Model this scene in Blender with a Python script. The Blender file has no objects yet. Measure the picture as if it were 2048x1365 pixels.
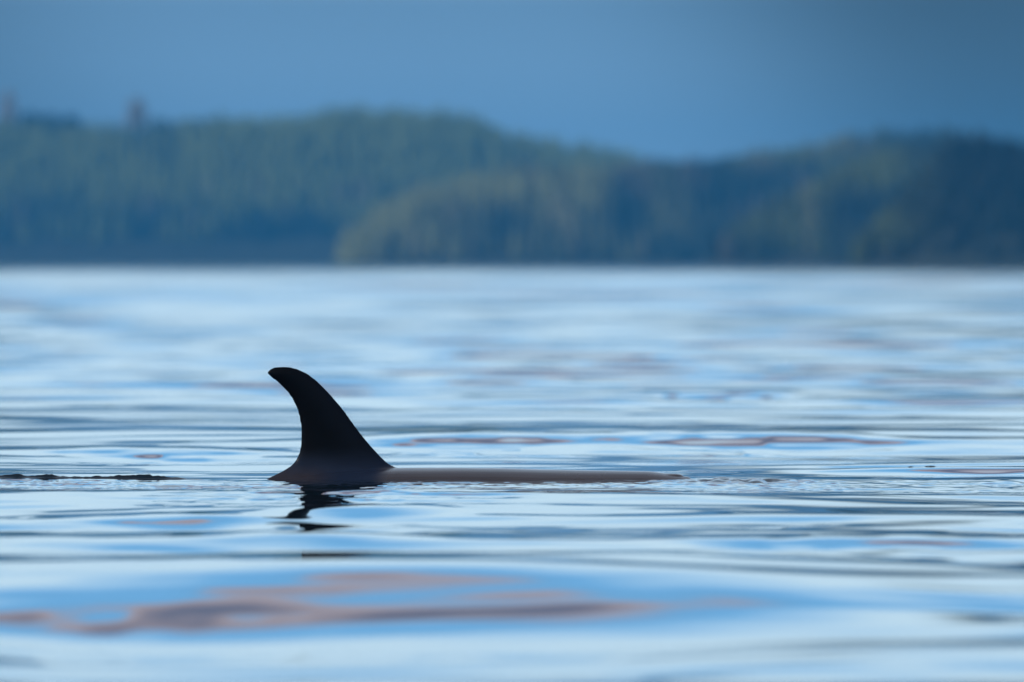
import bpy, math
import numpy as np

rng = np.random.default_rng(11)
C = bpy.context.scene.collection
scene = bpy.context.scene
R = math.radians

# ------------------------------------------------------------------ camera
CAM_H = 1.5586            # eye height over the water, from a low boat
WHALE_D = 81.16         # distance of the whale
FPX = 22756.0           # 400 mm lens on 36 mm sensor, photograph pixels
cam_data = bpy.data.cameras.new("camera")
cam_data.lens = 400
cam_data.sensor_width = 36
cam_data.clip_start = 0.5
cam_data.clip_end = 40000
cam_data.dof.use_dof = True
cam_data.dof.focus_distance = WHALE_D - 0.1
cam_data.dof.aperture_fstop = 2.8
cam = bpy.data.objects.new("camera", cam_data)
cam.location = (0, 0, CAM_H)
cam.rotation_euler = (R(90) - 157.5 / FPX, 0, 0)
C.objects.link(cam)
scene.camera = cam

# ------------------------------------------------------------------ light and view
SUN_EL, SUN_AZ = 30.0, -118.0      # azimuth clockwise from +Y: behind and left of the camera
scene.view_settings.view_transform = 'Standard'
scene.view_settings.look = 'None'
scene.view_settings.exposure = 0.0
scene.view_settings.gamma = 1.0
scene.view_settings.use_curve_mapping = False
scene.cycles.use_denoising = True
scene.cycles.max_bounces = 8
scene.cycles.volume_bounces = 1

sun_data = bpy.data.lights.new("sun", 'SUN')
sun_data.energy = 2.4
sun_data.angle = R(5)
sun_data.color = (1.0, 0.93, 0.84)
sun = bpy.data.objects.new("sun", sun_data)
sun.rotation_euler = (R(90 - SUN_EL), 0, R(180 - SUN_AZ))
C.objects.link(sun)

world = bpy.data.worlds.new("World")
scene.world = world
world.use_nodes = True


class Nodes:
    """small helper for node trees"""
    def __init__(self, tree):
        self.t = tree
        tree.nodes.clear()

    def n(self, kind, **kw):
        nd = self.t.nodes.new(kind)
        for k, v in kw.items():
            setattr(nd, k, v)
        return nd

    def put(self, sock, val):
        if isinstance(val, bpy.types.NodeSocket):
            self.t.links.new(val, sock)
        else:
            sock.default_value = val

    def math(self, op, a, b=0.0, c=None, clamp=False):
        nd = self.n('ShaderNodeMath', operation=op, use_clamp=clamp)
        self.put(nd.inputs[0], a)
        self.put(nd.inputs[1], b)
        if c is not None:
            self.put(nd.inputs[2], c)
        return nd.outputs[0]

    def smooth(self, v, lo, hi, to0=0.0, to1=1.0):
        nd = self.n('ShaderNodeMapRange', interpolation_type='SMOOTHSTEP')
        self.put(nd.inputs[0], v)
        for i, x in enumerate((lo, hi, to0, to1)):
            self.put(nd.inputs[i + 1], x)
        return nd.outputs[0]

    def mix(self, f, a, b, blend='MIX'):
        nd = self.n('ShaderNodeMix', data_type='RGBA', blend_type=blend)
        self.put(nd.inputs[0], f)
        for s, v in ((nd.inputs[6], a), (nd.inputs[7], b)):
            if isinstance(v, tuple) and len(v) == 3:
                v = (*v, 1)
            self.put(s, v)
        return nd.outputs[2]

    def noise(self, vec, scale, detail=3.0, rough=0.5):
        nd = self.n('ShaderNodeTexNoise')
        self.put(nd.inputs['Vector'], vec)
        nd.inputs['Scale'].default_value = scale
        nd.inputs['Detail'].default_value = detail
        nd.inputs['Roughness'].default_value = rough
        return nd.outputs['Fac']

    def mapping(self, vec, scale=(1, 1, 1), loc=(0, 0, 0)):
        nd = self.n('ShaderNodeMapping')
        self.put(nd.inputs['Vector'], vec)
        nd.inputs['Scale'].default_value = scale
        nd.inputs['Location'].default_value = loc
        return nd.outputs[0]

    def ramp(self, f, stops):
        nd = self.n('ShaderNodeValToRGB')
        self.put(nd.inputs[0], f)
        cr = nd.color_ramp
        while len(cr.elements) < len(stops):
            cr.elements.new(0.5)
        for el, (p, c) in zip(cr.elements, stops):
            el.position = p
            el.color = (*c, 1)
        return nd.outputs[0]


# sky: blue low air over the hills, a bright layer of thin cloud above it, then blue with broken cloud
w = Nodes(world.node_tree)
tc = w.n('ShaderNodeTexCoord')
dirv = tc.outputs['Generated']
sep = w.n('ShaderNodeSeparateXYZ')
w.put(sep.inputs[0], dirv)
elev = w.math('MULTIPLY', w.math('ARCSINE', sep.outputs[2]), 180 / math.pi)
azim = w.math('MULTIPLY', w.math('ARCTAN2', sep.outputs[0], sep.outputs[1]), 180 / math.pi)
nz = w.noise(w.mapping(dirv, (5, 5, 14)), 1.0, 3, 0.5)
wob = w.math('MULTIPLY', w.math('SUBTRACT', nz, 0.5), w.smooth(elev, 1.35, 5.0, 0.0, 2.0))
ee = w.math('MAXIMUM', w.math('ADD', elev, wob), 0.0)
tt = w.math('SQRT', w.math('DIVIDE', ee, 90.0))
P = lambda e: math.sqrt(e / 90.0)
SKY = [(0.0, (0.158, 0.300, 0.465)), (1.0, (0.148, 0.282, 0.435)), (1.34, (0.128, 0.250, 0.39)),
       (1.60, (0.62, 0.84, 0.98)), (3.0, (0.64, 0.86, 1.0)), (4.0, (0.42, 0.70, 0.98)), (4.8, (0.19, 0.51, 0.90)), (5.3, (0.20, 0.49, 0.84)),
       (5.65, (0.47, 0.40, 0.43)), (6.2, (0.15, 0.18, 0.28)), (6.5, (0.16, 0.19, 0.29)), (7.0, (0.46, 0.45, 0.53)),
       (7.8, (0.52, 0.70, 0.88)), (40.0, (0.31, 0.36, 0.46)), (90.0, (0.27, 0.29, 0.36))]
bank = w.ramp(tt, [(P(e), c) for e, c in SKY])
# the low air darkens towards a rain bank on the right
side = w.math('ADD', azim, w.math('MULTIPLY', elev, 0.5))
rain = w.math('MULTIPLY', w.smooth(side, 0.2, 3.4, 1.0, 0.30), w.smooth(side, -3.2, -0.4, 0.50, 1.0))
rain_on = w.smooth(elev, 1.4, 2.4, 1.0, 0.0)
bank = w.mix(rain_on, bank, w.mix(1.0, bank, w.mix(w.smooth(rain, 1.0, 0.3), (1, 1, 1), (0.37, 0.33, 0.28)), 'MULTIPLY'))
cloud10 = w.n('ShaderNodeVectorMath', operation='SCALE')
w.put(cloud10.inputs[0], bank)
cloud10.inputs[3].default_value = 12.0
skyn = w.n('ShaderNodeTexSky', sky_type='NISHITA', sun_disc=False)
skyn.sun_elevation = R(SUN_EL)
skyn.sun_rotation = R(SUN_AZ)
skyn.dust_density = 0.6
gap = w.noise(w.mapping(dirv, (2.2, 2.2, 4.0)), 1.0, 4, 0.55)
cover = w.math('SUBTRACT', 1.0, w.math('MULTIPLY', w.smooth(gap, 0.48, 0.62, 0.0, 0.7), w.smooth(elev, 9.0, 18.0)))
col = w.mix(cover, skyn.outputs[0], cloud10.outputs[0])
bg = w.n('ShaderNodeBackground')
w.put(bg.inputs[0], col)
bg.inputs[1].default_value = 0.1
wo = w.n('ShaderNodeOutputWorld')
w.put(wo.inputs[0], bg.outputs[0])


# ------------------------------------------------------------------ helpers
def tag(o, label=None, cat=None, group=None, kind=None):
    for k, v in (("label", label), ("category", cat), ("group", group), ("kind", kind)):
        if v:
            o[k] = v
    return o


def mesh_object(name, verts, faces, mat, parent=None, smooth=True):
    me = bpy.data.meshes.new(name)
    verts = np.ascontiguousarray(verts, dtype=np.float32)
    if isinstance(faces, np.ndarray):
        k = faces.shape[1]
        me.vertices.add(len(verts))
        me.vertices.foreach_set("co", verts.ravel())
        me.loops.add(faces.size)
        me.loops.foreach_set("vertex_index", np.ascontiguousarray(faces, dtype=np.int32).ravel())
        me.polygons.add(len(faces))
        me.polygons.foreach_set("loop_start", np.arange(0, faces.size, k, dtype=np.int32))
        me.update(calc_edges=True)
        me.validate()
    else:
        me.from_pydata([tuple(v) for v in verts], [], faces)
    me.polygons.foreach_set("use_smooth", np.full(len(me.polygons), smooth))
    me.update()
    if mat:
        me.materials.append(mat)
    o = bpy.data.objects.new(name, me)
    C.objects.link(o)
    if parent:
        o.parent = parent
    return o


def material(name):
    m = bpy.data.materials.new(name)
    m.use_nodes = True
    return m, Nodes(m.node_tree)


def vnoise(x, y, seed=0):
    """smooth value noise, -1..1"""
    xi, yi = np.floor(x).astype(np.int64), np.floor(y).astype(np.int64)
    fx, fy = x - xi, y - yi
    fx = fx * fx * fx * (fx * (fx * 6 - 15) + 10)
    fy = fy * fy * fy * (fy * (fy * 6 - 15) + 10)

    def h(i, j):
        n = (i * 374761393 + j * 668265263 + seed * 982451653) & 0xffffffff
        n = ((n ^ (n >> 13)) * 1274126177) & 0xffffffff
        return ((n ^ (n >> 16)) & 0xffff) / 32767.5 - 1.0
    a, b, c, d = h(xi, yi), h(xi + 1, yi), h(xi, yi + 1), h(xi + 1, yi + 1)
    return (a * (1 - fx) + b * fx) * (1 - fy) + (c * (1 - fx) + d * fx) * fy


def sstep(v, lo, hi):
    t = np.clip((v - lo) / (hi - lo), 0, 1)
    return t * t * (3 - 2 * t)


def dist_at(py):      # water distance seen at photograph row py
    return FPX * CAM_H / (py - 525.0)


# ------------------------------------------------------------------ sea
def sea_rows():
    d, out = 30.0, []
    while d < 9000:
        out.append(d)
        if d < 40: s = 0.30
        elif d < 74.5: s = 0.11
        elif d < 77: s = 0.05
        elif 80.75 < d < 81.25: s = 0.010
        elif d < 83.5: s = 0.028
        elif d < 150: s = 0.10 + (d - 83.5) * 0.003
        else: s = 0.30 * (d / 150) ** 1.5
        d += s
    back = [-4000, -2000, -900, -400, -200, -100, -50, -20, 0, 8, 15, 20, 24, 27]
    return np.array(back + out)


rows = sea_rows()
dense = np.concatenate([np.linspace(-0.080, -0.052, 38)[:-1], np.linspace(-0.052, 0.052, 424), np.linspace(0.052, 0.080, 38)[1:]])
side = np.array([0.0835, 0.088, 0.094, 0.102, 0.11, 0.14, 0.19, 0.27, 0.4, 0.65])
ucols = np.concatenate([-side[::-1], dense, side])
Y, U = np.meshgrid(rows, ucols, indexing='ij')
X = U * np.maximum(Y, 60.0 + 0 * Y)
far = np.maximum(np.abs(Y), 1.0)
rowgap = np.gradient(rows)[:, None] + 0 * Y
colgap = np.gradient(ucols)[None, :] * np.maximum(Y, 60.0)
gap_m = np.maximum(rowgap, colgap)

Z = np.zeros_like(X)
near_whale = np.exp(-(((Y - 80.6) / 3.6) ** 2)) * (1 - 0.5 * sstep(np.abs(X), 2.5, 5))
# open-water waves: many crossing trains, short ones only where the sheet is fine enough to carry them
waves = []
for lam_lo, lam_hi, count, slope in ((0.4, 1.0, 20, 0.0068), (1.0, 2.2, 20, 0.0085), (2.2, 5.0, 18, 0.0135),
                                     (5.0, 11.0, 14, 0.0085), (11.0, 24.0, 8, 0.0065), (30.0, 80.0, 8, 0.014)):
    for i in range(count):
        lam = math.exp(rng.uniform(math.log(lam_lo), math.log(lam_hi)))
        th = rng.normal(R(90), R(42))
        waves.append((lam, th, rng.uniform(0, 6.283), slope * math.sqrt(2.0 / count)))
patch = 0.75 + 0.45 * vnoise(X / 9 + 3, Y / 28 + 7, 5)
for lam, th, ph, s in waves:
    k = 2 * math.pi / lam
    carry = 1 - sstep(gap_m, lam * 0.10, lam * 0.22)
    if lam > 28:
        carry = carry * sstep(far, 300, 900)
    if not carry.any():
        continue
    a = s / k * carry * (patch if lam < 5 else 1.0) * (1 - near_whale * min(0.8, 0.16 * lam))
    arg = k * (X * math.cos(th) + Y * math.sin(th)) + ph
    Z += a * np.sin(arg)
# coarser chop further out, where small waves can no longer be told apart
for i in range(26):
    lam = math.exp(rng.uniform(math.log(0.9), math.log(11)))
    th = rng.normal(R(90), R(38)); ph = rng.uniform(0, 6.283)
    k = 2 * math.pi / lam
    carry = (1 - sstep(gap_m, lam * 0.16, lam * 0.4)) * sstep(Y, 88, 170)
    Z += 0.0075 / k * carry * np.sin(k * (X * math.cos(th) + Y * math.sin(th)) + ph)


for i in range(20):
    lam = math.exp(rng.uniform(math.log(12), math.log(60)))
    th = rng.normal(R(90), R(38)); ph = rng.uniform(0, 6.283)
    k = 2 * math.pi / lam
    Z += 0.0080 / k * (1 - sstep(gap_m, lam * 0.2, lam * 0.45)) * sstep(Y, 230, 480) * np.sin(k * (X * math.cos(th) + Y * math.sin(th)) + ph)


def calm(px, py, wpx, hpx, amount):
    global Z
    yc = dist_at(py)
    lx = wpx / FPX * yc * 0.55
    ly = abs(dist_at(py - hpx / 2) - dist_at(py + hpx / 2)) * 0.6
    Z = Z * (1 - amount * np.exp(-((Y - yc) / ly) ** 4 - ((X - (px - 1024) / FPX * yc) / lx) ** 4))


def swell_patch(px, py, wpx, hpx, slope, skew=0.0, warp=1.0):
    """a long gentle wave face, centre and size given from where it lies on the water"""
    global Z
    yc = dist_at(py)
    xc = (px - 1024) / FPX * yc
    lx = wpx / FPX * yc * 0.5
    ly = abs(dist_at(py - hpx / 2) - dist_at(py + hpx / 2)) * 0.72
    yy = (Y - yc - skew * (X - xc)) / ly + warp * 0.26 * vnoise(X / lx * 1.7 + px, Y / ly * 0.8, 61) + warp * 0.16 * vnoise(X / lx * 5 + px, Y / ly * 2, 62)
    xx = (X - xc) / lx + warp * 0.25 * vnoise(X / lx * 0.9, Y / ly * 1.9 + py, 63)
    Z += slope * ly * yy * np.exp(-yy ** 2) * np.exp(-np.abs(xx) ** 3)


calm(690, 1208, 2200, 130, 0.78)
swell_patch(740, 1206, 2400, 122, 0.0280, -0.5, 0.25)
swell_patch(260, 1226, 900, 54, 0.0185, -0.4, 0.35)
swell_patch(780, 1196, 1250, 54, 0.0155, -0.6, 0.2)
calm(640, 1036, 1000, 40, 0.5)
swell_patch(480, 1036, 1000, 24, 0.0270, 0.3, 0.5)
calm(600, 1095, 1400, 50, 0.5)
swell_patch(560, 1096, 1500, 36, 0.0250, 0.2, 0.5)
swell_patch(1750, 1088, 800, 34, 0.0240, 0, 0.6)
swell_patch(1500, 1320, 1300, 40, 0.0130, 0, 0.6)
swell_patch(310, 908, 480, 11, 0.040, 0, 0.7)
swell_patch(965, 887, 440, 10, 0.038, 0, 0.7)
swell_patch(1500, 886, 600, 12, 0.042, 0, 0.7)
swell_patch(1440, 794, 320, 10, 0.040, 0, 0.7)
swell_patch(1880, 946, 800, 8, 0.043, 0, 0.4)
swell_patch(1880, 930, 720, 5, 0.041, 0, 0.4)
# crossing wavelets sliding off the whale's flank
flank = np.exp(-((X + 1.3) / 1.0) ** 4 - ((Y - 74.6) / 2.6) ** 4) * (gap_m < 0.2)
Z += flank * (0.0085 * vnoise(X * 2.3 + 7, Y * 1.3, 97) + 0.0045 * vnoise(X * 4.9, Y * 2.4, 98) + 0.002 * vnoise(X * 11, Y * 5, 99))
flank = np.exp(-((X + 1.3) / 1.3) ** 4 - ((Y - 67.5) / 5.2) ** 4) * (gap_m < 0.2)
for lam, th, sl in ((1.5, 22, 0.017), (2.2, 35, 0.018), (1.8, 150, 0.015)):
    k = 2 * math.pi / lam
    Z += sl / k * flank * np.sin(k * (X * math.cos(R(th)) + Y * math.sin(R(th))) + 1.5 * vnoise(X * 0.7, Y * 0.4, 96))

# the water stands level and slightly heaped against the whale's side
lap = np.exp(-((Y - 80.3) / 1.5) ** 4 - ((X + 0.2) / 2.0) ** 4)
Z = Z * (1 - 0.8 * lap) + 0.013 * lap

# disturbed water round the whale: fine broken ripples in a strip along its path
band_c = 79.3 + 0.35 * vnoise(X * 0.8, X * 0 + 2.2, 9)
band = np.exp(-(((Y - band_c) / 1.75) ** 4)) * sstep(gap_m, 0.09, 0.05)
band *= 1 - 0.6 * sstep(X, 1.9, 2.6)
band *= 0.55 + 0.45 * vnoise(X * 1.3 + 4, Y * 0.9, 13)
band *= 1 - 0.25 * sstep(X, -0.9, -0.6) * (1 - sstep(X, 0.9, 1.15))
rip = np.zeros_like(X)
for sc, am, sd in ((2.6, 1.0, 21), (5.5, 0.75, 22), (12.0, 0.5, 23), (23.0, 0.26, 24)):
    rip += am * vnoise(X * sc + 11 * sd, Y * sc * 0.55 + 3 * sd, sd)
Z += 0.0100 * band * rip
# short crossing ripples thrown off the fin and back
wash = np.exp(-((Y - 75.8) / 3.4) ** 4 - ((X + 1.2) / 1.3) ** 4) * (gap_m < 0.2)
for i in range(16):
    lam = math.exp(rng.uniform(math.log(0.7), math.log(2.4)))
    th = rng.normal(R(78), R(26)); ph = rng.uniform(0, 6.283)
    k = 2 * math.pi / lam
    Z += 0.0065 / k * wash * np.sin(k * (X * math.cos(th) + Y * math.sin(th)) + ph + 0.6 * vnoise(X * 0.9, Y * 0.5, 70 + i))
# slanting wavelets running off to the right
obl = np.exp(-((Y - 79.8) / 1.3) ** 4) * sstep(X, 1.7, 2.4) * (gap_m < 0.2) * (0.6 + 0.4 * vnoise(X * 1.1, Y * 0.7, 91))
for lam, th in ((0.17, 24), (0.23, 31), (0.31, 17)):
    k = 2 * math.pi / lam
    Z += 0.028 / k * obl * np.sin(k * (X * math.cos(R(th)) + Y * 0.35 * math.sin(R(th))) + 1.2 * vnoise(X * 1.5, Y, 92))
# ragged little crest trailing behind the whale on the left
yc = 81.0 + 0.12 * vnoise(X * 1.2, X * 0, 31)
crest = 0.016 + 0.007 * vnoise(X * 2.6 + 3.3, X * 0 + 1, 32) + 0.006 * vnoise(X * 11, X * 0 + 2, 33) + 0.008 * vnoise(X * 22, X * 0, 34) + 0.0045 * vnoise(X * 50, X * 0, 35)
crest += 0.016 * np.exp(-((X + 2.66) / 0.16) ** 2) + 0.009 * np.exp(-((X + 3.35) / 0.22) ** 2)
crest *= 1 - sstep(X, -2.55, -2.1)
crest *= 0.80
yy = (Y - yc)
Z += 0.017 * (1 - sstep(X, -2.9, -2.0)) * (0.75 + 0.25 * vnoise(X * 1.7, Y * 0.6, 36)) * np.exp(-((Y - 80.75) / 0.95) ** 2) * (gap_m < 0.2)
Z += np.maximum(crest, 0) * np.where(yy < 0, np.exp(-(yy / 0.021) ** 2), np.exp(-(yy / 0.30) ** 2)) * (gap_m < 0.2)
# tumbled water where the head parts the surface
hm = np.exp(-((X - 1.60) / 0.48) ** 2 - ((Y - 80.4) / 0.7) ** 2) * (gap_m < 0.2)
Z += hm * (0.019 * vnoise(X * 11, Y * 6, 41) + 0.008 * vnoise(X * 23, Y * 12, 42) + 0.006)

nr, nc = X.shape
idx = np.arange(nr * nc).reshape(nr, nc)
quads = np.stack([idx[:-1, :-1], idx[:-1, 1:], idx[1:, 1:], idx[1:, :-1]], -1).reshape(-1, 4)

m_sea, s = material("sea_water")
bs = s.n('ShaderNodeBsdfPrincipled')
bs.inputs['Base Color'].default_value = (0.003, 0.012, 0.020, 1)
bs.inputs['IOR'].default_value = 1.333
bs.inputs['Roughness'].default_value = 0.03
geo = s.n('ShaderNodeNewGeometry')
sp = s.n('ShaderNodeSeparateXYZ')
s.put(sp.inputs[0], geo.outputs['Position'])
s.put(bs.inputs['Roughness'], s.smooth(sp.outputs[1], 100.0, 900.0, 0.02, 0.06))
so = s.n('ShaderNodeOutputMaterial')
s.put(so.inputs[0], bs.outputs[0])
# where the sheet is too coarse to carry waves (far to the sides, behind the boat) the relief is a bump
cat_ = s.n('ShaderNodeAttribute', attribute_name="coarse")
wn = s.math('ADD', s.noise(geo.outputs['Position'], 0.22, 2), s.math('MULTIPLY', s.noise(geo.outputs['Position'], 0.9, 2), 0.3))
bw = s.n('ShaderNodeBump')
s.put(bw.inputs['Strength'], cat_.outputs['Fac'])
bw.inputs['Distance'].default_value = 0.22
s.put(bw.inputs['Height'], wn)
s.put(bs.inputs['Normal'], bw.outputs[0])
sea = mesh_object("sea", np.stack([X, Y, Z], -1).reshape(-1, 3), quads, m_sea)
att = sea.data.attributes.new("coarse", 'FLOAT', 'POINT')
att.data.foreach_set("value", np.maximum(sstep(np.abs(U), 0.080, 0.090), 1 - sstep(Y, 27, 40)).astype(np.float32).ravel())
tag(sea, "calm blue rippled sea water round the whale", kind="structure")


# ------------------------------------------------------------------ hills and forest
HILL_D = 6000.0


def px_x(px, d):
    return (px - 1024) / FPX * d


def px_z(py, d):
    return CAM_H + (525.0 - py) / FPX * d


def ridge(spec):
    """crest line: x, distance and height of the tree tops along one landform"""
    p = np.array(spec['pts'], float)
    d = spec['d'] if not isinstance(spec['d'], list) else np.interp(p[:, 0], *zip(*spec['d']))
    d = d + 0 * p[:, 0]
    return px_x(p[:, 0], d), d, px_z(p[:, 1] - 9, d)


HILLS = {
    # photo outline of each landform's tree tops
    'west': dict(d=6700, front=150, pts=[(-4000, 300), (-2500, 250), (-900, 262), (-250, 240), (0, 246), (80, 250), (180, 264), (260, 268), (350, 255), (450, 243), (560, 234),
                                         (680, 231), (780, 231), (880, 236), (940, 246), (1000, 268), (1080, 286), (1180, 300),
                                         (1300, 315), (1400, 330), (1550, 370), (1800, 430), (2300, 530)]),
    'mid': dict(d=5300, front=110, pts=[(590, 570), (660, 515), (700, 470), (760, 425), (850, 382), (1000, 350), (1150, 338), (1300, 326), (1420, 326),
                                        (1560, 345), (1700, 385), (1850, 430), (2100, 500), (2300, 560)]),
    'east': dict(d=5500, front=150, pts=[(900, 560), (1100, 440), (1250, 370), (1350, 335), (1430, 325), (1500, 318), (1600, 300), (1700, 284), (1780, 274),
                                         (1860, 271), (1950, 284), (2048, 298), (2300, 280), (2900, 240), (4000, 280), (6000, 300)]),
}
HILLS['point'] = dict(d=4300, front=85, pts=[(1300, 570), (1420, 490), (1530, 420), (1630, 365), (1720, 322), (1800, 293), (1850, 280), (1900, 278), (1950, 292), (2048, 330), (2300, 420), (2600, 570)])
HILLS['cape'] = dict(d=3400, front=68, pts=[(1600, 570), (1690, 500), (1770, 420), (1840, 350), (1890, 308), (1940, 290), (1990, 290), (2048, 298), (2200, 300),
                                              (2600, 270), (3400, 290), (5000, 260), (8000, 300)])
TREE_MEAN = 14.0

m_ground, g = material("hill_ground")
bs = g.n('ShaderNodeBsdfPrincipled')
tcg = g.n('ShaderNodeNewGeometry')
s1 = g.noise(tcg.outputs['Position'], 0.08, 4)
g.put(bs.inputs['Base Color'], g.mix(s1, (0.018, 0.024, 0.014), (0.035, 0.038, 0.022)))
bs.inputs['Roughness'].default_value = 0.95
go = g.n('ShaderNodeOutputMaterial')
g.put(go.inputs[0], bs.outputs[0])

m_leaf, f = material("conifer_foliage")
bs = f.n('ShaderNodeBsdfPrincipled')
at = f.n('ShaderNodeAttribute', attribute_name="tint")
ps = f.n('ShaderNodeNewGeometry')
fn = f.noise(ps.outputs['Position'], 0.9, 2)
f.put(bs.inputs['Base Color'], f.mix(1.0, at.outputs['Color'], f.mix(fn, (0.6, 0.6, 0.6), (1.35, 1.35, 1.35)), 'MULTIPLY'))
bs.inputs['Roughness'].default_value = 0.9
fo = f.n('ShaderNodeOutputMaterial')
f.put(fo.inputs[0], bs.outputs[0])


def conifer(rs, tiers=5, seg=6):
    """unit-height conifer: jagged drooping tiers round a trunk; returns verts, faces, trunk flag"""
    v, fc = [], []
    n = 5
    for k in range(n):
        a = 2 * math.pi * k / n
        v.append((0.018 * math.cos(a), 0.018 * math.sin(a), 0))
    v.append((0, 0, 0.98))
    fc += [(k, (k + 1) % n, n) for k in range(n)]
    for t in range(tiers):
        z0 = 0.12 + 0.86 * (t / tiers) ** 0.9
        z1 = min(1.0, z0 + 0.30 * (1 - 0.45 * t / tiers))
        r = 0.19 * (1 - (t / tiers)) ** 0.75 + 0.02
        b = len(v)
        rot = rs.uniform(0, 6.28)
        for k in range(seg * 2):
            a = rot + math.pi * k / seg
            rr = r * (rs.uniform(0.8, 1.25) if k % 2 == 0 else rs.uniform(0.45, 0.65))
            v.append((rr * math.cos(a), rr * math.sin(a), z0 + (rs.uniform(-0.03, 0.0) if k % 2 == 0 else 0.035)))
        v.append((rs.uniform(-.01, .01), rs.uniform(-.01, .01), z1))
        m = seg * 2
        fc += [(b + k, b + (k + 1) % m, b + m) for k in range(m)]
    return np.array(v), np.array(fc)


rs = np.random.default_rng(5)
KINDS = [conifer(rs) for _ in range(5)]


def hill_height(spec, x, y):
    rx, rd, rz = ridge(spec)
    dd = np.interp(x, rx, rd)
    crest = np.interp(x, rx, rz) - TREE_MEAN * np.clip(dd / 6000, 0.6, 1.1)
    half = spec['front'] * (0.55 + 0.45 * np.clip(crest / 60, 0, 1)) * np.clip(dd / 6000, 0.6, 1.1)
    t = (y - dd) / half
    prof = np.where(t < 0, np.cos(np.clip(-t, 0, 1.25) * math.pi / 2), np.cos(np.clip(t * 0.6, 0, 1.25) * math.pi / 2))
    prof = np.where(prof > 0, prof ** 0.8 if not isinstance(prof, np.ndarray) else np.abs(prof) ** 0.8, prof)
    rough = 3.5 * vnoise(x / 46, y / 46, 3) + 1.6 * vnoise(x / 19, y / 19, 4)
    z = np.where(prof > 0, prof * (crest + rough), prof * 8 - 0.5)
    return np.maximum(z, -6)


def build_hill(key, tone):
    sp = HILLS[key]
    rx, rd, rz = ridge(sp)
    gx = np.linspace(rx[0], rx[-1], int((rx[-1] - rx[0]) / 9))
    off = np.arange(-1.3 * sp['front'], 1.9 * sp['front'], 9.0)
    GX, GO = np.meshgrid(gx, off)
    GY = GO + np.interp(GX, rx, rd)
    GZ = hill_height(sp, GX, GY)
    i = np.arange(GX.size).reshape(GX.shape)
    q = np.stack([i[:-1, :-1], i[:-1, 1:], i[1:, 1:], i[1:, :-1]], -1).reshape(-1, 4)
    o = mesh_object("hill", np.stack([GX, GY, GZ], -1).reshape(-1, 3), q, m_ground)
    tag(o, kind="structure")
    # trees
    lo, hi = max(rx[0], -640.0), min(rx[-1], 640.0)
    d0 = float(rd[0])
    size = min(1.1, d0 / 6000)
    step = 5.5 * size
    TX, TY = np.meshgrid(np.arange(lo, hi, step), np.arange(d0 - sp['front'], d0 + 26, step))
    TX = (TX + rng.uniform(-.45, .45, TX.shape) * step).ravel()
    TY = (TY + rng.uniform(-.45, .45, TY.shape) * step).ravel()
    TZ = hill_height(sp, TX, TY)
    fx = TX / d0 * FPX + 1024
    keep = (TZ > 0.8) & (((fx > -150) & (fx < 2200)) | (rng.random(TX.size) < 0.33))
    TX, TY, TZ, fx = TX[keep], TY[keep], TZ[keep], fx[keep]
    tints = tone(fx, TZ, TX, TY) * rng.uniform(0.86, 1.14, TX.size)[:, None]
    H = TREE_MEAN * size * rng.uniform(0.72, 1.22, TX.size)
    A = rng.uniform(0, 6.28, TX.size)
    W = H * rng.uniform(0.9, 1.35, TX.size)
    pick = rng.integers(len(KINDS), size=TX.size)
    V, F, T = [], [], []
    base = 0
    for ki, (kv, kf) in enumerate(KINDS):
        m = np.where(pick == ki)[0]
        ca_, sa_ = np.cos(A[m])[:, None], np.sin(A[m])[:, None]
        vv = np.empty((len(m), len(kv), 3))
        vv[:, :, 0] = TX[m, None] + (kv[None, :, 0] * ca_ - kv[None, :, 1] * sa_) * W[m, None]
        vv[:, :, 1] = TY[m, None] + (kv[None, :, 0] * sa_ + kv[None, :, 1] * ca_) * W[m, None]
        vv[:, :, 2] = TZ[m, None] - 0.4 + kv[None, :, 2] * H[m, None]
        V.append(vv.reshape(-1, 3))
        F.append((kf[None] + (base + np.arange(len(m)) * len(kv))[:, None, None]).reshape(-1, 3))
        base += len(m) * len(kv)
        T.append(np.repeat(np.concatenate([tints[m], np.ones((len(m), 1))], 1), len(kv), axis=0))
    fo_ = mesh_object("forest", np.concatenate(V), np.concatenate(F), m_leaf, smooth=False)
    ca = fo_.data.color_attributes.new("tint", 'FLOAT_COLOR', 'POINT')
    ca.data.foreach_set("color", np.concatenate(T).astype(np.float32).ravel())
    tag(fo_, {'west': "dark conifer forest covering the long hill on the left",
              'mid': "paler green forest on the low headland in front",
              'east': "dark forest on the far hill right of centre",
              'point': "blue-green forest on the middle slope left of the dark right-hand hill",
              'cape': "darkest blue-green forest on the nearer hill at the right edge"}[key], "forest", kind="stuff")
    return fo_


GREEN = np.array((0.155, 0.190, 0.045))
PALE = np.array((0.205, 0.220, 0.085))
DARK = np.array((0.015, 0.028, 0.020))
BARE = np.array((0.23, 0.19, 0.13))


def blend(a, b, t):
    t = np.clip(t, 0, 1)[:, None]
    return a * (1 - t) + b * t


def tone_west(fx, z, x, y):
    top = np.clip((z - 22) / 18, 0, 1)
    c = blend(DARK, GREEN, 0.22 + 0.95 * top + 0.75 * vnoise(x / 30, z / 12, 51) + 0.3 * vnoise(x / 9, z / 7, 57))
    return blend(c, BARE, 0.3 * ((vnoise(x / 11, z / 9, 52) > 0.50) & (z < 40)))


def tone_mid(fx, z, x, y):
    edge = np.clip(1 - (fx - 700) / 700, 0, 1)
    c = blend(DARK, PALE, 0.30 + 0.50 * edge + 0.6 * vnoise(x / 18, z / 14, 53))
    return blend(c, BARE, 0.25 * (vnoise(x / 9, z / 16, 54) > 0.45))


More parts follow.
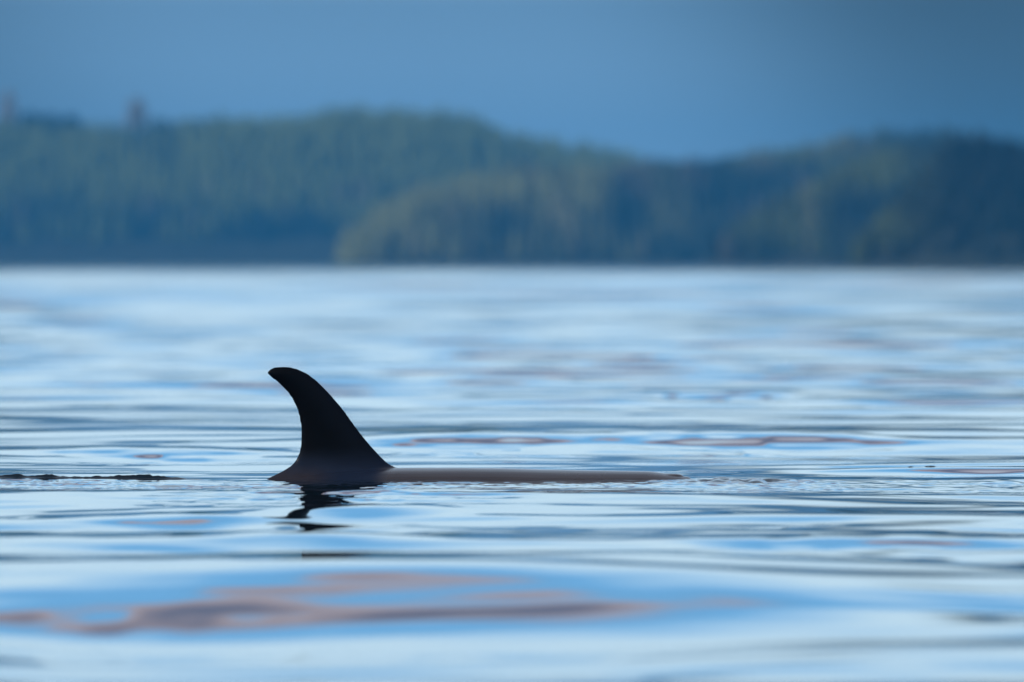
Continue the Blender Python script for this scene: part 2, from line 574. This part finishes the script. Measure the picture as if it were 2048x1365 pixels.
def tone_east(fx, z, x, y):
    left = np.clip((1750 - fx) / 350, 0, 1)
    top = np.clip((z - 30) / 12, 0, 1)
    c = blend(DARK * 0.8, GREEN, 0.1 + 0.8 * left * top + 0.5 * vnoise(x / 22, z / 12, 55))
    return blend(c, BARE, 0.22 * ((vnoise(x / 9, z / 12, 56) > 0.5) & (fx < 1900)))


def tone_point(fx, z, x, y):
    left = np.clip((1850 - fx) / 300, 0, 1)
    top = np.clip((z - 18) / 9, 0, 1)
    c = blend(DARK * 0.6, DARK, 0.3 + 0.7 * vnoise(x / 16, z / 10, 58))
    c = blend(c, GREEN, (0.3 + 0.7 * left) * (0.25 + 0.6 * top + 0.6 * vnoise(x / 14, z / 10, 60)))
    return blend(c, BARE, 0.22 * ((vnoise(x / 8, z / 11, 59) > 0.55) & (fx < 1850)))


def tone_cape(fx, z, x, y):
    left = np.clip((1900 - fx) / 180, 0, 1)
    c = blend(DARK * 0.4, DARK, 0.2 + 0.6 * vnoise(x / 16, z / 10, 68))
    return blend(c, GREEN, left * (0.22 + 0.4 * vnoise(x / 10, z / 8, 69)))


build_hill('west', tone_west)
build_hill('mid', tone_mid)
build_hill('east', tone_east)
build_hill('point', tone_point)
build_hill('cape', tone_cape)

# tall trees that stand clear of the skyline on the left
m_bark, b_ = material("weathered_bark")
bs = b_.n('ShaderNodeBsdfPrincipled')
pg = b_.n('ShaderNodeNewGeometry')
b_.put(bs.inputs['Base Color'], b_.mix(b_.noise(pg.outputs['Position'], 1.5, 3), (0.16, 0.11, 0.085), (0.30, 0.22, 0.17)))
bs.inputs['Roughness'].default_value = 0.9
bo = b_.n('ShaderNodeOutputMaterial')
b_.put(bo.inputs[0], bs.outputs[0])


def skyline_tree(px, top_py, height, width, tint, label):
    sp = HILLS['west']
    x = px_x(px, sp['d'])
    y = sp['d'] - 4
    top = px_z(top_py, sp['d'])
    base_z = float(hill_height(sp, np.array([x]), np.array([float(y)]))[0]) - 0.5
    h = top - base_z
    root = bpy.data.objects.new("conifer_tree", None)
    root.location = (x, y, base_z)
    C.objects.link(root)
    tag(root, label, "tree", "tall trees on the left skyline")
    v, fc = [], []
    n = 7
    for k in range(5):
        t = k / 4
        r = 0.55 * (1 - 0.85 * t)
        for j in range(n):
            a = 2 * math.pi * j / n
            v.append((r * math.cos(a) + 0.15 * math.sin(3 * t), r * math.sin(a), t * h * 0.97))
    for k in range(4):
        for j in range(n):
            fc.append((k * n + j, k * n + (j + 1) % n, (k + 1) * n + (j + 1) % n, (k + 1) * n + j))
    fc.append(tuple(range(4 * n, 5 * n)))
    mesh_object("trunk", np.array(v), fc, m_bark, root)
    kv, kf = conifer(rs, tiers=11, seg=11)
    vv = kv * np.array([width / 0.4, width / 0.4, h * 0.62])
    vv[:, 2] += h * 0.38
    vv[:, :2] *= (1 + 1.1 * np.clip(kv[:, 2:3] - 0.35, 0, 1))
    cr = mesh_object("crown", vv, kf, m_leaf, root, smooth=False)
    ca = cr.data.color_attributes.new("tint", 'FLOAT_COLOR', 'POINT')
    ca.data.foreach_set("color", np.tile(np.array([*tint, 1.0], dtype=np.float32), len(vv)))


RUST = (0.27, 0.25, 0.21)
skyline_tree(18, 180, 26, 12, RUST, "rusty brown conifer poking above the skyline at the left edge")
skyline_tree(274, 194, 26, 15, RUST, "lone rusty brown conifer rising above the hill's saddle")
skyline_tree(62, 222, 22, 16, tuple(DARK), "dark conifer on the left skyline just right of the rusty edge tree")
skyline_tree(100, 226, 22, 16, tuple(DARK), "dark conifer at the centre of the left skyline clump")
skyline_tree(142, 228, 22, 16, tuple(DARK), "dark conifer at the right end of the left skyline clump")

# ------------------------------------------------------------------ whale
M = WHALE_D / FPX      # metres per photograph pixel at the whale


def wx(px):
    return (px - 1024) * M


def wz(py):
    return (962.0 - py) * M


trail = np.array([(556, 733.0), (544, 735.6), (535.2, 742.3), (532.7, 747), (539.8, 754.4), (556.7, 766.5), (571.2, 781), (583.3, 796.7), (592.9, 816),
                  (599, 837.8), (602, 859.5), (601.4, 883.7), (599, 903), (591.7, 920), (580.8, 932), (564, 943), (544.6, 952.6), (525, 961.8), (490, 975), (450, 1000)])
lead = np.array([(574, 733.0), (593, 737.5), (614.7, 747), (634, 761.6), (653.4, 781), (672.7, 802.7), (689.6, 823.3), (706.5, 847.4), (721, 866.8), (735.5, 885),
                 (750, 901), (764.5, 917), (779, 929.4), (793.5, 936), (812, 945), (835, 962), (850, 980), (860, 1000)])


def grid_mesh(rings, close_ends=True):
    n = len(rings[0])
    v = np.concatenate(rings)
    fc = []
    for r in range(len(rings) - 1):
        for j in range(n):
            fc.append((r * n + j, r * n + (j + 1) % n, (r + 1) * n + (j + 1) % n, (r + 1) * n + j))
    fc.append(tuple(range(n))[::-1])
    fc.append(tuple(range((len(rings) - 1) * n, len(rings) * n)))
    return v, fc


def dorsal_fin():
    rings = []
    for py in np.concatenate([np.linspace(733.2, 760, 14), np.linspace(764, 1000, 60)]):
        xt = wx(np.interp(py, trail[:, 1], trail[:, 0]))
        xl = wx(np.interp(py, lead[:, 1], lead[:, 0]))
        z = wz(py)
        chord = xl - xt
        h = max(z, -0.14)
        t = min(0.40 * chord, 0.030 + 0.035 * (1 - min(max(h, 0) / 0.8, 1)) + 0.16 * math.exp(-max(h, -0.1) / 0.055) * 0.55)
        if py < 745:
            t = min(t, 0.030 * math.sqrt((py - 732.9) / 12))
        th = np.linspace(0, 2 * math.pi, 36, endpoint=False)
        xc = 0.5 * (xl + xt) + 0.5 * chord * np.cos(th)
        yc = t * np.sin(th) * (0.86 + 0.22 * np.cos(th))
        rings.append(np.stack([xc, yc, np.full_like(xc, z)], -1))
    return grid_mesh(rings)


def body():
    top = np.array([(-4.3, -0.62), (-3.6, -0.50), (-2.9, -0.27), (-2.3, -0.10), (-1.9, -0.035), (-1.6, 0.02), (-1.3, 0.065), (-0.95, 0.088), (-0.80, 0.0935), (-0.4, 0.0945),
                    (-0.1, 0.0915), (0.2, 0.083), (0.45, 0.078), (0.75, 0.0735), (0.98, 0.0695), (1.08, 0.057), (1.18, 0.042), (1.24, 0.026),
                    (1.30, 0.004), (1.45, -0.06), (1.62, -0.17), (1.75, -0.29), (1.86, -0.42), (1.90, -0.50)])
    depth = np.array([(-4.3, 0.10), (-3.6, 0.26), (-2.9, 0.55), (-2.2, 0.86), (-1.4, 1.06), (-0.6, 1.12), (0.2, 1.05), (0.8, 0.92), (1.2, 0.78), (1.5, 0.58), (1.72, 0.36), (1.86, 0.16), (1.90, 0.06)])
    width = np.array([(-4.3, 0.05), (-3.6, 0.11), (-2.9, 0.24), (-2.2, 0.39), (-1.4, 0.49), (-0.6, 0.53), (0.2, 0.51), (0.8, 0.45), (1.2, 0.38), (1.5, 0.29), (1.72, 0.18), (1.86, 0.09), (1.90, 0.03)])
    xs = np.concatenate([np.linspace(-4.3, 0.9, 90), np.linspace(0.93, 1.9, 50)])
    th = np.linspace(0, 2 * math.pi, 64, endpoint=False)
    rings = []
    # soften the interpolated top line
    fine = np.linspace(-4.3, 1.9, 1241)
    tz = np.interp(fine, top[:, 0], top[:, 1])
    ker = np.hanning(19); ker /= ker.sum()
    pad = np.pad(tz, 9, mode='reflect', reflect_type='odd')
    tz = np.convolve(pad, ker, 'valid')
    for x in xs:
        zt = np.interp(x, fine, tz)
        d = np.interp(x, depth[:, 0], depth[:, 1])
        wd = np.interp(x, width[:, 0], width[:, 1])
        c = zt - d * 0.48
        zz = np.where(np.sin(th) > 0, c + np.sin(th) * d * 0.48, c + np.sin(th) * d * 0.52)
        rings.append(np.stack([np.full_like(th, x), np.cos(th) * wd, zz], -1))
    return grid_mesh(rings)


def blade(root, tip, chord0, chord1, thick, sweep, n=14):
    """tapered flipper or fluke blade from root to tip"""
    root, tip = np.array(root), np.array(tip)
    rings = []
    th = np.linspace(0, 2 * math.pi, 20, endpoint=False)
    for k in range(n):
        t = k / (n - 1)
        c = (chord0 * (1 - t) + chord1 * t) * (1 - 0.75 * max(0, t - 0.75) / 0.25)
        p = root + (tip - root) * t + np.array([-sweep * t * t, 0, 0])
        rings.append(np.stack([p[0] + 0.5 * c * np.cos(th), np.full_like(th, p[1]), p[2] + thick * (1 - 0.7 * t) * np.sin(th)], -1))
    return grid_mesh(rings)


def whale_mesh():
    parts = [dorsal_fin(), body()]
    for sgn in (-1, 1):
        parts.append(blade((-4.2, 0.0, -0.66), (-4.45, 0.75 * sgn, -0.64), 0.55, 0.18, 0.055, 0.25))
        parts.append(blade((0.75, 0.30 * sgn, -0.62), (0.45, 0.95 * sgn, -0.92), 0.55, 0.30, 0.06, 0.2))
    # lips of the blowhole and the faint hump of the brow
    for cx, cy, cz, ax, ay, az in ((1.13, -0.02, 0.042, 0.085, 0.07, 0.011), (1.215, 0.0, 0.021, 0.06, 0.06, 0.011)):
        th = np.linspace(0, 2 * math.pi, 20, endpoint=False)
        parts.append(grid_mesh([np.stack([cx + ax * math.cos(p) + 0 * th, cy + ay * math.sin(p) * np.cos(th), cz + az * math.sin(p) * np.sin(th)], -1) for p in np.linspace(0.12, math.pi - 0.12, 12)]))
    V, F, b = [], [], 0
    for v, fc in parts:
        V.append(v)
        F += [tuple(i + b for i in q) for q in fc]
        b += len(v)
    me = bpy.data.meshes.new("whale_cage")
    me.from_pydata([tuple(p) for p in np.concatenate(V)], [], F)
    tmp = bpy.data.objects.new("whale_cage", me)
    C.objects.link(tmp)
    rm = tmp.modifiers.new("remesh", 'REMESH')
    rm.mode = 'VOXEL'
    rm.voxel_size = 0.0105
    sm = tmp.modifiers.new("smooth", 'SMOOTH')
    sm.factor = 0.5
    sm.iterations = 7
    dg = bpy.context.evaluated_depsgraph_get()
    out = bpy.data.meshes.new_from_object(tmp.evaluated_get(dg))
    bpy.data.objects.remove(tmp)
    bpy.data.meshes.remove(me)
    return out


m_skin, k = material("orca_skin")
bs = k.n('ShaderNodeBsdfPrincipled')
tco = k.n('ShaderNodeTexCoord')
ob = tco.outputs['Object']
so_ = k.n('ShaderNodeSeparateXYZ')
k.put(so_.inputs[0], ob)
n1 = k.noise(k.mapping(ob, (1.2, 3, 5)), 2.0, 4)
n2 = k.noise(k.mapping(ob, (3, 5, 8)), 3.0, 2)
zz = k.math('ADD', so_.outputs[2], k.math('MULTIPLY', k.math('SUBTRACT', n1, 0.5), 0.05))
black = k.mix(n2, (0.0009, 0.0011, 0.002), (0.0018, 0.0021, 0.0036))
back = k.mix(n1, (0.030, 0.023, 0.023), (0.052, 0.040, 0.039))
saddle = k.mix(n2, (0.020, 0.018, 0.024), (0.034, 0.030, 0.038))
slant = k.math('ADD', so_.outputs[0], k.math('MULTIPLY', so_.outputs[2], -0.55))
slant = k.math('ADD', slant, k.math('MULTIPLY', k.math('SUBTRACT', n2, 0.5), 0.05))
front = k.smooth(slant, -1.03, -0.87)  # slanted edge of the dark patch below the fin, its reflection painted as skin
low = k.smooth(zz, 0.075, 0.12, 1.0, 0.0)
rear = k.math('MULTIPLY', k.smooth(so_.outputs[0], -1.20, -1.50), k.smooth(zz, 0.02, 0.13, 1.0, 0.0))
navy_sheen = k.mix(n2, (0.009, 0.015, 0.032), (0.015, 0.022, 0.042))  # blue sheen low on the fin, painted into the skin colour
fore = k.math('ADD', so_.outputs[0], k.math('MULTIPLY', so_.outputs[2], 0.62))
black = k.mix(k.smooth(fore, -1.16, -0.86, 0.0, 0.75), black, (0.0045, 0.0062, 0.0115))  # soft sheen of the leading half, painted as a lighter skin colour
c0 = k.mix(k.smooth(zz, 0.05, 0.27, 1.0, 0.0), black, navy_sheen)
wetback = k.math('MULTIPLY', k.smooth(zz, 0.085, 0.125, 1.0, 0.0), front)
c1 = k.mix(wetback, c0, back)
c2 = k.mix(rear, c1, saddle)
belly = k.smooth(zz, -0.72, -0.80)
c3 = k.mix(belly, c2, (0.7, 0.7, 0.68))
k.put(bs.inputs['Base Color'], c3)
bs.inputs['IOR'].default_value = 1.36
k.put(bs.inputs['Roughness'], k.math('ADD', k.math('MULTIPLY', n1, 0.16), k.math('SUBTRACT', 0.44, k.math('MULTIPLY', wetback, 0.27))))
k.put(bs.inputs['Specular IOR Level'], k.math('ADD', 0.07, k.math('MULTIPLY', wetback, 0.22)))
bmp = k.n('ShaderNodeBump')
bmp.inputs['Strength'].default_value = 0.03
bmp.inputs['Distance'].default_value = 0.01
film = k.noise(k.mapping(ob, (0.8, 4, 9)), 2.5, 1.5, 0.5)
k.put(bmp.inputs['Height'], k.math('MULTIPLY', film, 1.6))
k.put(bs.inputs['Normal'], bmp.outputs[0])
k.put(bs.inputs['Coat Weight'], k.math('ADD', 0.10, k.math('MULTIPLY', wetback, 0.8)))
k.put(bs.inputs['Coat Roughness'], k.math('ADD', 0.10, k.math('MULTIPLY', film, 0.12)))
bs.inputs['Coat IOR'].default_value = 1.33
k.put(bs.inputs['Coat Normal'], bmp.outputs[0])
ko = k.n('ShaderNodeOutputMaterial')
k.put(ko.inputs[0], bs.outputs[0])

wm = whale_mesh()
wm.polygons.foreach_set("use_smooth", np.full(len(wm.polygons), True))
wm.materials.clear()
wm.materials.append(m_skin)
whale = bpy.data.objects.new("orca", wm)
whale.location = (0, WHALE_D, 0)
C.objects.link(whale)
tag(whale, "black orca at the surface with curved dorsal fin and wet back showing", "whale")

# ------------------------------------------------------------------ scraps afloat
m_kelp, q = material("wet_kelp")
bs = q.n('ShaderNodeBsdfPrincipled')
tq = q.n('ShaderNodeTexCoord')
q.put(bs.inputs['Base Color'], q.mix(q.noise(tq.outputs['Object'], 30, 2), (0.008, 0.007, 0.006), (0.022, 0.018, 0.012)))
bs.inputs['Roughness'].default_value = 0.35
qo = q.n('ShaderNodeOutputMaterial')
q.put(qo.inputs[0], bs.outputs[0])


def kelp_scrap(px, py, length, height, seed, label):
    r = np.random.default_rng(seed)
    y = dist_at(py)
    x = (px - 1024) / FPX * y
    ri = int(np.argmin(np.abs(rows - y)))
    ci = int(np.argmin(np.abs(X[ri] - x)))
    # settle on the near side of the ripple there, on open water
    win = np.arange(max(ri - 60, 0), ri + 60)
    ri = int(win[np.argmax(Z[win, ci] - 0.004 * np.abs(rows[win] - y))])
    x, y = float(X[ri, ci]), float(rows[ri])
    rings = []
    th = np.linspace(0, 2 * math.pi, 8, endpoint=False)
    for t in np.linspace(0, 1, 13):
        rad = (0.35 + 0.65 * math.sin(math.pi * t)) * r.uniform(0.65, 1.2)
        cz = height * (0.15 + 0.5 * math.sin(math.pi * t) * r.uniform(0.6, 1.3))
        cy = 0.02 * math.sin(5 * t + seed)
        rings.append(np.stack([np.full_like(th, (t - 0.5) * length), cy + 0.5 * height * rad * np.cos(th), cz + 0.5 * height * rad * np.sin(th)], -1))
    v, fc = grid_mesh(rings)
    o = mesh_object("kelp_scrap", v, fc, m_kelp)
    o.location = (x, y, float(Z[ri, ci]))
    o.rotation_euler = (0, 0, r.uniform(-0.3, 0.3))
    tag(o, label, "kelp", "dark scraps afloat right of the whale")


kelp_scrap(1824, 936, 0.045, 0.006, 3, "smaller dark scrap floating ahead of the whale, nearer its head")
kelp_scrap(1861, 934, 0.085, 0.009, 8, "larger dark scrap floating ahead of the whale, farther to the right")

# ------------------------------------------------------------------ haze
hv = [(-3600, -4200, -9), (3600, -4200, -9), (3600, 9200, -9), (-3600, 9200, -9)]
hv = [(x * 2, y, z) for x, y, z in hv] + [(x * 2, y, 112) for x, y, z in hv]
hf = [(3, 2, 1, 0), (4, 5, 6, 7), (0, 1, 5, 4), (1, 2, 6, 5), (2, 3, 7, 6), (3, 0, 4, 7)]
m_haze, h = material("haze_air")
pv = h.n('ShaderNodeVolumePrincipled')
pv.inputs['Color'].default_value = (0.05, 0.46, 0.97, 1)
pv.inputs['Density'].default_value = 0.000073
ho = h.n('ShaderNodeOutputMaterial')
h.put(ho.inputs['Volume'], pv.outputs[0])
haze = mesh_object("haze", np.array(hv, float), hf, m_haze, smooth=False)
tag(haze, "blue haze in the air towards the far hills", "haze", kind="stuff")
